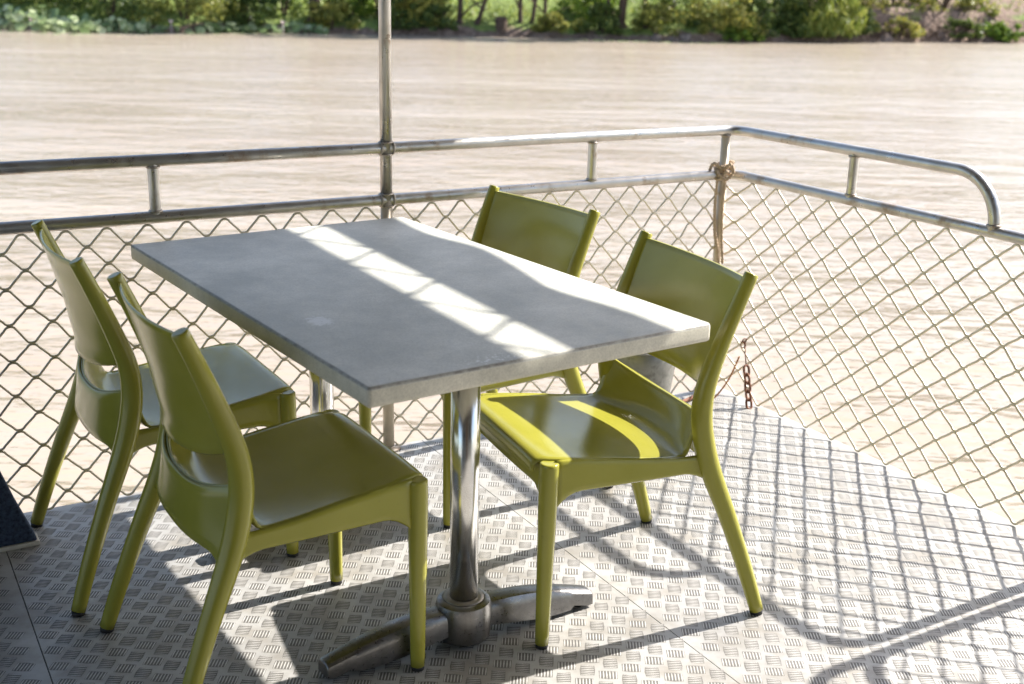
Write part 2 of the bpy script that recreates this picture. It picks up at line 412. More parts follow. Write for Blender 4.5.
# ------------------------------------------------------------------ railing
RT = .0165; ZT, ZL = .9186, .7707
rail = empty('railing', D(0, 0))
tag(rail, 'welded aluminium tube railing with rounded end loop and diamond mesh around the deck corner', 'railing')
LOC = lambda p: Vector(p) - K
def T_(mb, pts, r, **k): mb.tube([LOC(p) for p in pts], r, **k)
def arc(fn, c, r, a0, a1, n=8):
    return [fn(c[0] + r * math.cos(R(a0 + (a1 - a0) * i / n)), c[1] + r * math.sin(R(a0 + (a1 - a0) * i / n))) for i in range(n + 1)]
# top rail: left run, swept corner, right run, down-turned end
m = MB()
left = [D(3.6, 0, ZT), D(1.29, 0, ZT), D(.6, 0, ZT + .002), D(.1, 0, ZT)]
cor = [D(.06, .0, ZT), D(.03, .006, ZT), D(.008, .025, ZT), D(0, .06, ZT)]
end = arc(lambda t, z: D(0, t, z), (.93, ZT - .135), .135, 90, 0, 9)
T_(m, left + cor + [D(0, .5, ZT)] + end + [D(0, 1.065, ZL)], RT, seg=14); m.build('top_rail', M['rail'], rail)
m = MB()
cor2 = [D(.06, .0, ZL), D(.03, .006, ZL), D(.008, .025, ZL), D(0, .06, ZL)]
end2 = arc(lambda t, z: D(0, t, z), (1.39, ZL - .11), .11, 90, 0, 9)
T_(m, [D(3.6, 0, ZL), D(1.3, 0, ZL), D(.1, 0, ZL)] + cor2 + [D(0, .6, ZL)] + end2 + [D(0, 1.50, .002)], RT, seg=14); m.build('lower_rail', M['rail'], rail)
def beads(parent, items, r, tk):
    for c, ax in items:
        wv = MB(); wv.torus(c, r, tk, ax=ax, seg=16, ss=6); wv.build('weld_bead', M['weld'], parent)
UZ = Vector((0, 0, 1))
for (s, t) in ((1.936, 0), (.575, 0), (3.1, 0), (0, .545)):
    m = MB(); T_(m, [D(s, t, ZL + .008), D(s, t, ZT - .008)], .0145, seg=12, caps=False); o = m.build('stub_post', M['rail'], rail)
    beads(o, [(LOC(D(s, t, z)), UZ) for z in (ZL + .0165, ZT - .0165)], .0150, .0036)
m = MB(); T_(m, [D(.045, .003, .002), D(.045, .003, ZT - .01)], .0145, seg=12); o = m.build('corner_post', M['beige'], rail)
beads(o, [(LOC(D(.045, .003, z)), UZ) for z in (ZL - .017, ZL + .0175, ZT - .0165)], .015, .0035)
wv = MB()
wv.torus(LOC(D(0, 1.065, ZL + .018)), .0165, .004, seg=16, ss=6)
wv.build('weld_bead', M['weld'], rail)

def mesh_panel(name, fn, L, pitch, ztop, zbot, rows, seed, skew, x0, nodew, parent, rad=.0034, lim=None):
    rnd = random.Random(seed); mb = MB(); ch = (ztop - zbot) / rows
    jit = {}
    def node(m_, i):
        if (m_, i) not in jit:
            e = 0 if m_ in (0, rows) else 1
            jit[(m_, i)] = (rnd.gauss(0, .0012), rnd.gauss(0, .0013) * e, rnd.gauss(0, .0012))
        return jit[(m_, i)]
    n = int(L / pitch) + 2
    for r_ in range(rows):
        pts = []
        def emit(m_, i, sg):
            jx, jz, jo = node(m_, i)
            x = x0 + (i + (.5 if m_ % 2 else 0)) * pitch + jx + skew * (ztop - (ztop - m_ * ch)) ; z = ztop - m_ * ch + jz
            hw = nodew / 2
            for dx, dz in ((-hw - .007, -.0085), (-hw - .0025, -.0025), (-hw + .002, -.0002), (0, .0006), (hw - .002, -.0002), (hw + .0025, -.0025), (hw + .007, -.0085)):
                zz = z + sg * (-.0027 + dz) if sg > 0 else z + .0027 - dz
                pts.append((x + dx, zz, jo))
        for i in range(-2, n):
            if r_ % 2 == 0: emit(r_, i, 1); emit(r_ + 1, i, -1)
            else: emit(r_ + 1, i, -1); emit(r_, i, 1)
        lo, hi = (0, L) if lim is None else lim
        pp = []
        for a, b in zip(pts, pts[1:]):
            if b[0] <= a[0]: b = (a[0] + 1e-4, b[1], b[2])
            for e in (lo, hi):
                if a[0] < e < b[0]:
                    k = (e - a[0]) / (b[0] - a[0]); pp.append(tuple(a[q] + (b[q] - a[q]) * k for q in range(3)))
            if lo <= b[0] <= hi: pp.append(b)
        pp.sort(key=lambda q: q[0])
        pp = [LOC(fn(x, z)) + Vector((0, 0, 0)) + NRM[name] * o_ for x, z, o_ in pp]
        if len(pp) > 3: mb.tube(pp, rad, seg=6, caps=False)
    # small sleeves where neighbouring strands are joined
    return mb.build('mesh_panel', M['wire'], parent)
NRM = dict(left=DR, right=DL, gate=DL)
mesh_panel('left', lambda x, z: D(x, .0, z), 3.5, .1025, ZL - .017, .004, 16, 1, 0, .012, .015, rail, lim=(.045, 3.5))
mesh_panel('right', lambda x, z: D(.045 * max(0, 1 - x / .07), x, z), 1.55, .1155, ZL - .017,   .004, 16, 2, 0, -.01, .013, rail, rad=.0038, lim=(.006, 1.495))

# second frame beyond the gap (its shadow falls into the picture)
gate = empty('gate_panel', D(0, 1.545))
tag(gate, 'separate tube and mesh gate beyond the gap at the right end of the railing', 'gate')
KG = D(0, 1.545)
def TG(mb, pts, r, **k): mb.tube([Vector(p) - KG for p in pts], r, **k)
m = MB(); TG(m, [D(0, 1.545, .002), D(0, 1.545, ZT - .12)] + list(reversed(arc(lambda t, z: D(0, t, z), (1.645, ZT - .1), .1, 90, 180, 8))) + [D(0, 3.4, ZT)], RT, seg=14); m.build('top_rail', M['rail'], gate)
m = MB(); TG(m, list(reversed(arc(lambda t, z: D(0, t, z), (1.655, ZL - .1), .11, 90, 180, 8))) + [D(0, 3.4, ZL)], RT, seg=14); m.build('lower_rail', M['rail'], gate)
m = MB(); TG(m, [D(0, 3.38, .002), D(0, 3.38, ZT)], RT, seg=14); m.build('end_post', M['rail'], gate)
_L = LOC; LOC = lambda p: Vector(p) - KG
mesh_panel('gate', lambda x, z: D(.0, 1.545 + x, z), 1.85, .1155, ZL - .017, .004, 16, 5, 0, .02, .017, gate, lim=(.01, 1.76))
LOC = _L

# canopy pole and canopy
def pole(s, t, label):
    p = empty('canopy_pole', D(s, t)); tag(p, label, 'pole', 'canopy poles')
    m = MB(); m.tube([(0, 0, ZL), (0, 0, 2.17)], .0175, seg=16); m.build('post', M['rail'], p)
    m = MB(); m.tube([(0, 0, .004), (0, 0, ZL - .001)], .0172, seg=16); m.build('lower_post', M['beige'], p)
    m = MB(); m.lathe([(.0, .0), (.036, .0), (.036, .005), (.02, .008), (.0178, .012)], (0, 0, .001), 20); m.build('base_flange', M['weld'], p)
    beads(p, [(DL * (sg * .0185) + Vector((0, 0, z)), DL) for z in (ZL, ZT) for sg in (-1, 1)], .0172, .0038)
    beads(p, [(Vector((0, 0, z + sg * .017)), UZ) for z in (ZL, ZT) for sg in (-1, 1)], .0176, .0032)
pole(1.280, 0, 'tall bare tube pole rising out of the left run of railing up to the canopy')
pole(3.45, 0, 'tube pole at the far left end of the railing, next to the navy board')
can = empty('deck_canopy', D(3, 3, 2.17))
tag(can, 'pale canvas deck canopy on a tube frame with a hanging side valance', 'canopy')
CO = D(3, 3, 2.17)
def CL(p): return Vector(p) - CO
m = MB(); c = [D(-.035, -.45), D(6.2, -.45), D(6.2, 6.2), D(-.035, 6.2)]
m.add([CL((p.x, p.y, 2.175)) for p in c] + [CL((p.x, p.y, 2.19)) for p in c], [(3, 2, 1, 0), (4, 5, 6, 7), (0, 1, 5, 4), (1, 2, 6, 5), (2, 3, 7, 6), (3, 0, 4, 7)], False)
m.build('roof_canvas', M['canvas'], can)
m = MB(); rnd = random.Random(11)
def val(u, v):
    t = -.4 + 6.4 * u
    zb = 1.862 + .013 * math.cos(2 * math.pi * (t - .3) / .7) + .003 * math.sin(t * 21)
    z = zb + (2.05 - zb) * v
    return CL(D(-.004 + .012 * math.sin(t * 9) * (1 - v), t, z))
m.sheet(val, 160, 4, .003); m.build('valance', M['canvas'], can)
m = MB()
m.tube([CL(D(0, -.4, 2.05)), CL(D(0, 6.1, 2.05))], .008, seg=8); m.tube([CL(D(0, -.4, 2.158)), CL(D(0, 6.1, 2.158))], .012, seg=8)
per = .34; up0 = .225
for k in range(-1, 17):
    a = up0 + per * k
    m.tube([CL(D(0, a, 2.156)), CL(D(0, a + .2, 2.05))], .0045, seg=6)
    m.tube([CL(D(0, a + .215, 2.05)), CL(D(0, a + .325, 2.156))], .0065, seg=6)
m.build('truss', M['rail'], can)
for t in (-.3, 1.6, 3.4, 5.2):
    m = MB(); m.tube([CL(D(.03, t, 2.156)), CL(D(6.1, t, 2.156))], .014, seg=8); m.build('beam', M['rail'], can)

# unseen wall with door and windows, added behind the camera to shade the deck
cab = empty('shade_wall', D(3, 4.6)); tag(cab, 'unseen dull painted wall with a door and two dark windows, added behind the deck for shade', 'shade_wall')
m = MB()
def cb(s0, s1, z0, z1, t0=4.6, t1=4.66):
    c = [D(s0, t0), D(s1, t0), D(s1, t1), D(s0, t1)]; q = D(3, 4.6)
    m.add([Vector((p.x, p.y, z0)) - q for p in c] + [Vector((p.x, p.y, z1)) - q for p in c], [(3, 2, 1, 0), (4, 5, 6, 7), (0, 1, 5, 4), (1, 2, 6, 5), (2, 3, 7, 6), (3, 0, 4, 7)], False)
for a in ((.1, .5, .005, 2.15), (.5, 1.7, .005, .95), (.5, 1.7, 1.75, 2.15), (1.7, 2.1, .005, 2.15), (2.1, 3.0, 1.98, 2.15), (3.0, 3.4, .005, 2.15), (3.4, 5.2, .005, .95), (3.4, 5.2, 1.75, 2.15), (5.2, 6.2, .005, 2.15)): cb(*a)
m.build('wall', M['shade_wall'], cab)
for a in ((.5, 1.7, .95, 1.75), (3.4, 5.2, .95, 1.75)):
    m = MB(); cb(*a, t0=4.62, t1=4.63); m.build('window', M['glass'], cab)
m = MB(); cb(2.1, 3.0, .005, 1.98, t0=4.62, t1=4.65); m.build('door', M['door'], cab)

# ------------------------------------------------------------------ table
ROT = -.9655
tx = Vector((math.cos(ROT), math.sin(ROT), 0)); tc = Vector((-.2757, 2.575, 0))
table = empty('table', tc, ROT)
tag(table, 'rectangular dining table with a worn grey stone-look top on two polished column legs', 'table')
def slab(L, W, zs, rs):
    """rounded-corner rectangle lofted through insets"""
    mb = MB(); rings = []
    for inset, z in zs:
        r = max(.002, rs - inset); ring = []
        for cx, cy, a0 in ((1, 1, 0), (-1, 1, 90), (-1, -1, 180), (1, -1, 270)):
            for k in range(7):
                a = R(a0 + 90 * k / 6)
                ring.append((cx * (L / 2 - inset - r) + r * math.cos(a), cy * (W / 2 - inset - r) + r * math.sin(a), z))
        rings.append(ring)
    n = len(rings[0]); vs = [p for r in rings for p in r]
    fs = [(i * n + k, i * n + (k + 1) % n, (i + 1) * n + (k + 1) % n, (i + 1) * n + k) for i in range(len(rings) - 1) for k in range(n)]
    mb.add(vs, fs, True); m0 = len(mb.v) - len(vs)
    mb.f.append(tuple(m0 + k for k in reversed(range(n)))); mb.sm.append(False)
    mb.f.append(tuple(m0 + (len(rings) - 1) * n + k for k in range(n))); mb.sm.append(False)
    return mb
tb = slab(1.256, .768, [(.016, .702), (.0045, .7025), (.0005, .706), (0, .712), (0, .7335), (.0008, .737), (.0028, .7393), (.0055, .740)], .009)
tb.build('tabletop', M['stone'], table)
m = MB(); m.box((-.03, 0, .6905), (.78, .045, .020)); m.build('crossbar', M['cast'], table, bevel=.003)
for sx, sh in ((.3214, .066), (-.368, -.16)):
    m = MB(); m.tube([(sx, 0, .085), (sx, 0, .690)], .0305, seg=32); c_ = m.build('column', M['polished'], table)
    m = MB(); m.box((sx, 0, .6945), (.06, .44, .012)); m.box((sx, 0, .690), (.16, .16, .008)); m.build('top_plate', M['cast'], table, bevel=.002)
    # cast foot: hub plus two arched arms
    f = MB()
    f.lathe([(0, .012), (.056, .012), (.059, .016), (.061, .03), (.061, .085), (.058, .096), (.050, .101), (.046, .1015), (.046, .098), (0, .098)], (sx, 0, 0), 40)
    for sg in (-1, 1):
        path = [(.045, .086, .030, .022), (.10, .086, .032, .030), (.17, .080, .031, .034), (.24, .067, .029, .032), (.30, .052, .0265, .028), (.340, .041, .0245, .022), (.3475, .037, .0225, .020)]
        path = [(q[0] * .94, q[1], q[2], q[3]) for q in path]; P = spline(path, 5); rings = []; nn = 0
        vs = []; sec = 14
        for (y, zt, hw, hb) in P:
            zb_ = max(.010, zt - hb - .03) if y < .27 else max(.008, zt - .036)
            # rounded-top trapezoid section
            pts = [(-hw, zb_), (-hw * .97, zb_ + (zt - zb_) * .62), (-hw * .90, zb_ + (zt - zb_) * .80), (-hw * .70, zt - .0025), (-hw * .62, zt - .0012), (0, zt),
                   (hw * .62, zt - .0012), (hw * .70, zt - .0025), (hw * .90, zb_ + (zt - zb_) * .80), (hw * .97, zb_ + (zt - zb_) * .62), (hw, zb_)]
            nn = len(pts); vs += [(sx + px_ + sg * y * sh, sg * y, pz) for px_, pz in pts]
        fs = []
        for i in range(len(P) - 1):
            for k in range(nn):
                q = (i * nn + k, i * nn + (k + 1) % nn, (i + 1) * nn + (k + 1) % nn, (i + 1) * nn + k)
                fs.append(q if sg > 0 else tuple(reversed(q)))
        e = (len(P) - 1) * nn; q = tuple(e + k for k in range(nn)); fs.append(q if sg > 0 else tuple(reversed(q)))
        f.add(vs, fs, True)
    fo = f.build('foot', M['cast'], table, bevel=.0); fo.data.set_sharp_from_angle(angle=R(28))
    m = MB(); m.lathe([(.0305, .1005), (.0445, .1005), (.0445, .1035), (.034, .1055), (.0306, .1055)], (sx, 0, 0), 36); m.build('collar', M['castring'], fo)
    for sg in (-1, 1):
        m = MB(); m.lathe([(0, 0.0005), (.011, 0.0005), (.012, .003), (.012, .012), (0, .012)], (sx + sg * .300 * sh, sg * .300, 0), 16); m.build('rubber_pad', M['rubber'], fo)

# ------------------------------------------------------------------ chairs
HF, HR = .216, .262
def make_chair():
    root = empty('cafe_chair')
    P_ = M['plastic']
    for sx in (-1, 1):
        # rear leg sweeping up into the back post
        prof = [(HR, -.266, .010, .0165), (.252, -.229, .12, .0185), (.241, -.180, .25, .0205), (.231, -.135, .36, .0235), (.2265, -.113, .43, .0245), (.224, -.102, .50, .0240),
                (.224, -.108, .57, .0222), (.2245, -.137, .66, .0195), (.228, -.172, .75, .0170), (.229, -.199, .814, .0158)]
        sp = spline(prof, 6)
        m = MB(); m.tube([(sx * p[0], p[1], p[2]) for p in sp], [p[3] for p in sp], seg=18, round_end=True)
        lg = m.build('rear_leg', P_, root)
        m = MB(); m.tube([(sx * HR, -.2665, .0005), (sx * HR, -.266, .011)], .0150, seg=16); m.build('foot_cap', M['rubber'], lg)
        sc = MB(); sc.lathe([(0, .0), (.0038, .0), (.0042, .001), (.0042, .004), (0, .004)], (0, 0, 0), 12)
        # screw plug on the outer face of the post
        rot = Matrix.Rotation(R(-90 * sx), 4, 'Y')
        sc.v = [tuple((rot @ Vector(v) * 1.0) + Vector((sx * (.2253 + .0172), -.155, .70))) for v in sc.v]
        sc.build('screw_plug', M['rubber'], lg)
        prof = [(HF, .266, .010, .0155), (HF + .002, .2655, .15, .0175), (HF + .004, .265, .30, .0200), (HF + .005, .2645, .40, .0212), (HF + .005, .264, .438, .0208)]
        sp = spline(prof, 6)
        m = MB(); m.tube([(sx * p[0], p[1], p[2]) for p in sp], [p[3] for p in sp], seg=18, round_end=True)
        lg = m.build('front_leg', P_, root)
        m = MB(); m.tube([(sx * HF, .266, .0005), (sx * HF, .266, .011)], .0142, seg=16); m.build('foot_cap', M['rubber'], lg)
    # seat: dished, rolled front, rear wall climbing into the posts
    ys = [.290, .289, .283, .268, .235, .18, .10, .02, -.04, -.08, -.105, -.125, -.139, -.149, -.155]
    zs = [.418, .430, .4405, .4440, .4420, .4350, .4240, .4120, .4050, .4040, .4090, .4210, .4370, .4530, .4680]
    ts = np.linspace(0, 1, len(ys))
    def seat(u, v):
        x = 2 * u - 1; ax = abs(x)
        y = ip(v, ts, ys); z = ip(v, ts, zs)
        w_ = ip(y, [-.16, -.10, .0, .2, .262, .29], [.212, .218, .2245, .2245, .209, .194])
        back = max(0, min(1, (-.05 - y) / .105)); back = back * back * (3 - 2 * back)
        y += back * (.048 * ax ** 2.2); z += back * .036 * ax ** 2.5
        z += -.012 * (1 - ax ** 2.4) * min(1, max(0, (.26 - y) / .16)) * (1 - back)
        z -= .003 * ax ** 6 * max(0, (y - .2) / .09)
        return (x * w_, y, z)
    m = MB(); m.sheet(seat, 30, 34, .007); m.build('seat', P_, root)
    # back shield, bowed rearward
    def back(u, v):
        x = 2 * u - 1; ax = abs(x)
        zt = .803 - .004 * (1 - x * x); zb = .538 + .034 * ax ** 3.2
        z = zb + (zt - zb) * v
        yp = ip(z, [.50, .57, .66, .75, .811], [-.104, -.110, -.138, -.173, -.198])
        bow = ip(z, [.50, .60, .80], [.068, .056, .027]) * (1 - ax ** 2.0)
        w_ = ip(z, [.50, .60, .70, .81], [.214, .215, .2165, .2185])
        return (x * w_, yp + .003 - bow, z)
    m = MB(); m.sheet(back, 28, 20, .0065); m.build('backrest', P_, root)
    # rails under the seat
    fr = MB()
    def legy(z): return ip(z, [.25, .36, .43, .50], [-.180, -.135, -.113, -.102])
    def side(sx):
        def g(u, v):
            y0 = .250 - .375 * u
            zt = ip(y0, [-.125, -.08, -.04, .02, .10, .18, .235, .26], [.4035, .4035, .4055, .4125, .4245, .4345, .4395, .440])
            zb = .370 - .036 * max(0, (y0 - .185) / .065) ** 2.2 - .030 * max(0, (-.06 - y0) / .065) ** 2.0
            z = zb + (zt - zb) * v
            y = .250 + (legy(z) + .004 - .250) * u
            return (sx * ip(y, [-.15, -.1, .05, .25], [.2265, .2245, .2245, .2225]), y, z)
        return g
    for sx in (-1, 1): fr.sheet(side(sx), 24, 5, .011)
    def front(u, v):
        x = (2 * u - 1); zb = .378 - .040 * max(0, (abs(x) - .78) / .22) ** 2.2; zt = .437
        return (x * .206, .272 - .004 * x * x, zb + (zt - zb) * v)
    fr.sheet(front, 24, 4, .010)
    def rear(u, v):
        x = 2 * u - 1; ax = abs(x)
        zt = .466 + .036 * ax ** 2.5; zb = .362 + .006 * ax ** 2 - .034 * ax ** 12
        z = zb + (zt - zb) * v
        yc = -.160 - .012 * (1 - v)
        y = yc + (legy(z) - .004 - yc) * ax ** 2.6
        return (x * .216, y, z)
    fr.sheet(rear, 28, 6, .009)
    fr.build('seat_frame', P_, root)
    return root
def copy_tree(o, parent=None):
    c = o.copy(); COL.objects.link(c)
    if parent: c.parent = parent
    for ch in list(o.children): copy_tree(ch, c)
    return c
chair0 = make_chair()
poses = [(.234, 2.579, 3.552, 'olive green chair with bright sun stripes across its seat, at the right of the table'),
         (-.079, 3.190, 3.798, 'olive green chair half hidden behind the table, nearest the corner rope'),
         (-.516, 2.227, .554, 'olive green chair with a dark brownish seat, at the near left corner of the table'),
         (-.868, 2.728, .541, 'olive green chair beside the navy board, with a pale sky sheen on its seat')]
for i, (x, y, a, lab) in enumerate(poses):
    c = chair0 if i == 0 else copy_tree(chair0)
    c.location = (x, y, 0.0005); c.scale = (.982, .982, .982); c.rotation_euler = (0, 0, a - math.pi / 2)
    tag(c, lab, 'chair', 'olive chairs around the table')

# ------------------------------------------------------------------ bucket, rope, chain, board
bu = empty('bucket', (.425, 3.765, .0008), .4)
tag(bu, 'galvanised metal bucket standing on deck behind the right-hand chairs', 'bucket')
m = MB(); m.lathe([(0, .004), (.092, .004), (.093, 0), (.096, 0), (.097, .012), (.104, .06), (.1045, .064), (.105, .068), (.1175, .165), (.1185, .17), (.119, .175), (.128, .243), (.1265, .244), (.0935, .012), (0, .008)], seg=44)
m.build('pail', M['galv'], bu)
m = MB(); m.torus((0, 0, .244), .1285, .0035, seg=44, ss=8); m.build('rim', M['galv'], bu)
m = MB()
m.tube(spline([(.132 * math.cos(a), .132 * math.sin(a) * .55 - .03 * math.sin(a), .225 - .10 * math.sin(a) * .6) for a in [math.pi * k / 10 for k in range(11)]], 3), .0025, seg=8)
m.build('handle', M['rail'], bu)
for sx in (-1, 1):
    m = MB(); m.box((sx * .1265, 0, .222), (.006, .028, .034)); m.build('handle_ear', M['galv'], bu, bevel=.002)

def twisted(mb, pts, r=.0045, strands=2, pitch=.02, seg=6):
    P = [Vector(p) for p in spline(pts, 14)]
    for s_ in range(strands):
        d = 0; out = []
        for i, p in enumerate(P):
            a = P[max(i - 1, 0)]; b = P[min(i + 1, len(P) - 1)]; t = (b - a).normalized()
            if i: d += (p - P[i - 1]).length
            ref = Vector((.3, .8, .5)); n = (ref - t * ref.dot(t)).normalized(); bb = t.cross(n)
            an = 2 * math.pi * (d / pitch + s_ / strands)
            out.append(p + (n * math.cos(an) + bb * math.sin(an)) * r * .55)
        mb.tube(out, r * .62, seg=seg)
ro = empty('rope', D(.045, .003, ZL)); tag(ro, 'weathered hemp rope knotted round the corner post at the lower rail and hanging down it', 'rope')
RO = D(.045, .003, ZL)
inn = (DL + DR).normalized(); sd = Vector((inn.y, -inn.x, 0))
m = MB(); rr_ = random.Random(4)
for k in range(3):
    pts = []
    for i in range(13):
        a = 2 * math.pi * i / 12; rad = .024 + .006 * math.sin(3 * a + k)
        pts.append(inn * (math.cos(a) * rad) + sd * (math.sin(a) * (rad + .004)) + Vector((0, 0, .022 + .010 * (k - 1) + .010 * math.sin(a * 1 + k * 2))))
    twisted(m, pts, .0052)
for a_, b_ in ((.030, -.018), (-.026, .02)):
    pts = [inn * .02 + sd * 0 + Vector((0, 0, .02)), inn * .034 + sd * a_ + Vector((0, 0, .04)), inn * .03 + sd * a_ * 1.35 + Vector((0, 0, .01)), inn * .038 + sd * a_ * .3 + Vector((0, 0, -.012)), inn * .035 + sd * b_ + Vector((0, 0, .018))]
    twisted(m, pts, .0055)
m.build('knot', M['rope'], ro)
m = MB()
twisted(m, [inn * .033 + sd * .014 + Vector((0, 0, .01)), inn * .028 + sd * .017 + Vector((0, 0, -.1)), inn * .025 + sd * .012 + Vector((0, 0, -.19)), inn * .027 + sd * -.002 + Vector((0, 0, -.26)), inn * .03 + sd * -.02 + Vector((0, 0, -.40)), inn * .04 + sd * -.03 + Vector((0, 0, -.60)), inn * .06 + sd * -.02 + Vector((0, 0, -.735)), inn * .10 + sd * .03 + Vector((0, 0, -.7620)), inn * .14 + sd * .05 + Vector((0, 0, -.7630))], .0062)
m.build('hanging_end', M['rope'], ro)
m = MB()
twisted(m, [inn * .033 + sd * -.012 + Vector((0, 0, .01)), inn * .027 + sd * -.008 + Vector((0, 0, -.1)), inn * .026 + sd * -.012 + Vector((0, 0, -.2)), inn * .027 + sd * -.022 + Vector((0, 0, -.3))], .0058)
m.build('hanging_end', M['rope'], ro)
co = MB()
twisted(co, [D(.02, .13, .16), D(.05, .12, .08), D(.09, .10, .012), D(.16, .12, .006), D(.21, .17, .006)], .0035)
oc = co.build('cord', M['rope2']); tag(oc, 'thin orange-brown cord trailing from the mesh onto the deck beside the bucket', 'cord')
st = MB()
st.tube(spline([D(.07, .02, .008), D(.12, .05, .012), D(.19, .075, .010), D(.28, .10, .008)], 4), [.007] * 13, seg=8)
tag(st.build('iron_bar', M['rust']), 'short rusty iron bar lying on the deck between bucket and corner', 'bar')

CH0 = D(.012, .140, .215)
ch = empty('chain', CH0); tag(ch, 'short rusty chain hooked into the right-hand mesh and reaching the deck edge', 'chain')
pa = CH0; pb = D(.035, .215, .012); dv_ = (pb - pa); Ln = dv_.length; dn = dv_.normalized()
m = MB(); m.tube([(0, 0, 0), tuple(dn * .045), tuple(dn * .085)], .0022, seg=6); m.torus((0, 0, .002), .008, .0022, ax=DR, seg=14, ss=6); m.torus(tuple(dn * .01 + DL * .006), .012, .002, ax=DL, seg=14, ss=6); m.build('wire_hook', M['rust'], ch)
for k in range(5):
    c_ = dn * (.100 + k * .0285)
    ax = DL if k % 2 else dn.cross(DL).normalized()
    m = MB(); m.torus(c_, .0110, .0042, ax=ax, seg=18, ss=8, stretch=1.6, sdir=dn); m.build('link', M['rust'], ch)

# navy board against the left railing
QB = Vector((-1.178, 2.705, 0))
bo = empty('carpeted_board', QB); tag(bo, 'navy felt-covered board with slanted edge and cream binding, at the left edge of the deck', 'board')
def bp(a, b, z): return (DL * a - DR * b + Vector((0, 0, z)))
def prism(poly, b0, b1):
    mb = MB(); n = len(poly)
    vs = [bp(a, b0, z) for a, z in poly] + [bp(a, b1, z) for a, z in poly]
    fs = [tuple(range(n)), tuple(reversed(range(n, 2 * n)))] + [(i, i + n, (i + 1) % n + n, (i + 1) % n) for i in range(n)]
    mb.add(vs, fs, False); return mb
prism([(.0, .0125), (1.0, .0125), (1.0, .60), (.24, .70), (.150, .45), (.092, .28), (.040, .12)], 0, .05).build('felt_panel', M['felt'], bo, bevel=.006, bseg=3)
prism([(-.004, .0008), (1.0, .0008), (1.0, .012), (-.004, .012)], -.003, .052).build('bottom_binding', M['cream'], bo, bevel=.002)

# ------------------------------------------------------------------ far bank
def shore(x):
    return ip(x, [-120, -40, -21, -16, -9, 0, 7.3, 16.2, 22, 40, 120], [54, 49, 46.9, 45.6, 48.3, 48.9, 48.2, 52.2, 54.0, 56, 66])
bm = MB(); nx, ny = 260, 30; rnd = random.Random(9)
prof = [(-.6, -1.2), (-.1, -.85), (.1, -.62), (.35, -.40), (1.2, -.1), (3, .4), (5, .9), (8, 1.7), (13, 2.4), (25, 3.2), (60, 6), (140, 14)]
ds = [p[0] for p in prof]; hs = [p[1] for p in prof]
vs = []
from mathutils import noise as mn
for i in range(nx + 1):
    x = -130 + 260 * i / nx
    for j in range(ny + 1):
        d = ip(j / ny * (len(ds) - 1), range(len(ds)), ds); hh = ip(d, ds, hs)
        q = Vector((x * .35, d * .5, 0)); e = mn.noise(q) * .35 * min(1, max(.15, d / 3)) + mn.noise(q * 4) * .10
        # low earth bluff to the right
        blf = ip(x, [8, 13, 17, 22, 30, 40], [0, .35, .55, .5, .3, 0]) * ip(d, [0, .4, 1.0, 4, 8], [0, 0, 1, 1, 0])
        e2 = mn.noise(Vector((x * .8, 3, 0))) * .35
        vs.append((x, shore(x) + d + e2, hh + e + blf))
bm.add(vs, [(i * (ny + 1) + j, (i + 1) * (ny + 1) + j, (i + 1) * (ny + 1) + j + 1, i * (ny + 1) + j + 1) for i in range(nx) for j in range(ny)], True)
mt, nt, b = mat('bank_soil')
geo = nt.nodes.new('ShaderNodeNewGeometry'); sx_ = nt.nodes.new('ShaderNodeSeparateXYZ'); nt.links.new(geo.outputs['Position'], sx_.inputs[0])
n1 = noise(nt, .9, 6, .6); n2 = noise(nt, 5, 5)
gcol = ramp(nt, n2.outputs['Fac'], [(.3, (.09, .14, .03)), (.7, (.22, .28, .06))])
scol = ramp(nt, n2.outputs['Fac'], [(.3, (.10, .06, .04)), (.7, (.30, .21, .16))])
# soil shows on the low wet edge and on the bluff right of x = 11 m
mx_ = N(nt, 'ShaderNodeMapRange'); mx_.inputs['From Min'].default_value = 9; mx_.inputs['From Max'].default_value = 13; mx_.inputs['To Min'].default_value = -.06; mx_.inputs['To Max'].default_value = .28
nt.links.new(sx_.outputs['X'], mx_.inputs['Value'])
mz_ = N(nt, 'ShaderNodeMapRange'); mz_.inputs['From Min'].default_value = -.8; mz_.inputs['From Max'].default_value = -.3; mz_.inputs['To Min'].default_value = .5; mz_.inputs['To Max'].default_value = -.05
nt.links.new(sx_.outputs['Z'], mz_.inputs['Value'])
a1 = N(nt, 'ShaderNodeMath', operation='ADD'); nt.links.new(n1.outputs['Fac'], a1.inputs[0]); nt.links.new(mx_.outputs['Result'], a1.inputs[1])
a2 = N(nt, 'ShaderNodeMath', operation='ADD'); nt.links.new(a1.outputs[0], a2.inputs[0]); nt.links.new(mz_.outputs['Result'], a2.inputs[1])
fr_ = ramp(nt, a2.outputs[0], [(.56, 0.), (.68, 1.)])
cc = mix(nt, fr_.outputs['Color'], gcol.outputs['Color'], scol.outputs['Color']); nt.links.new(cc.outputs['Color'], b.inputs['Base Color']); b.inputs['Roughness'].default_value = .95
bump(nt, b, n2.outputs['Fac'], .15)
tag(bm.build('riverbank', mt), kind='structure')
def gz(x, d):
    return ip(d, ds, hs)

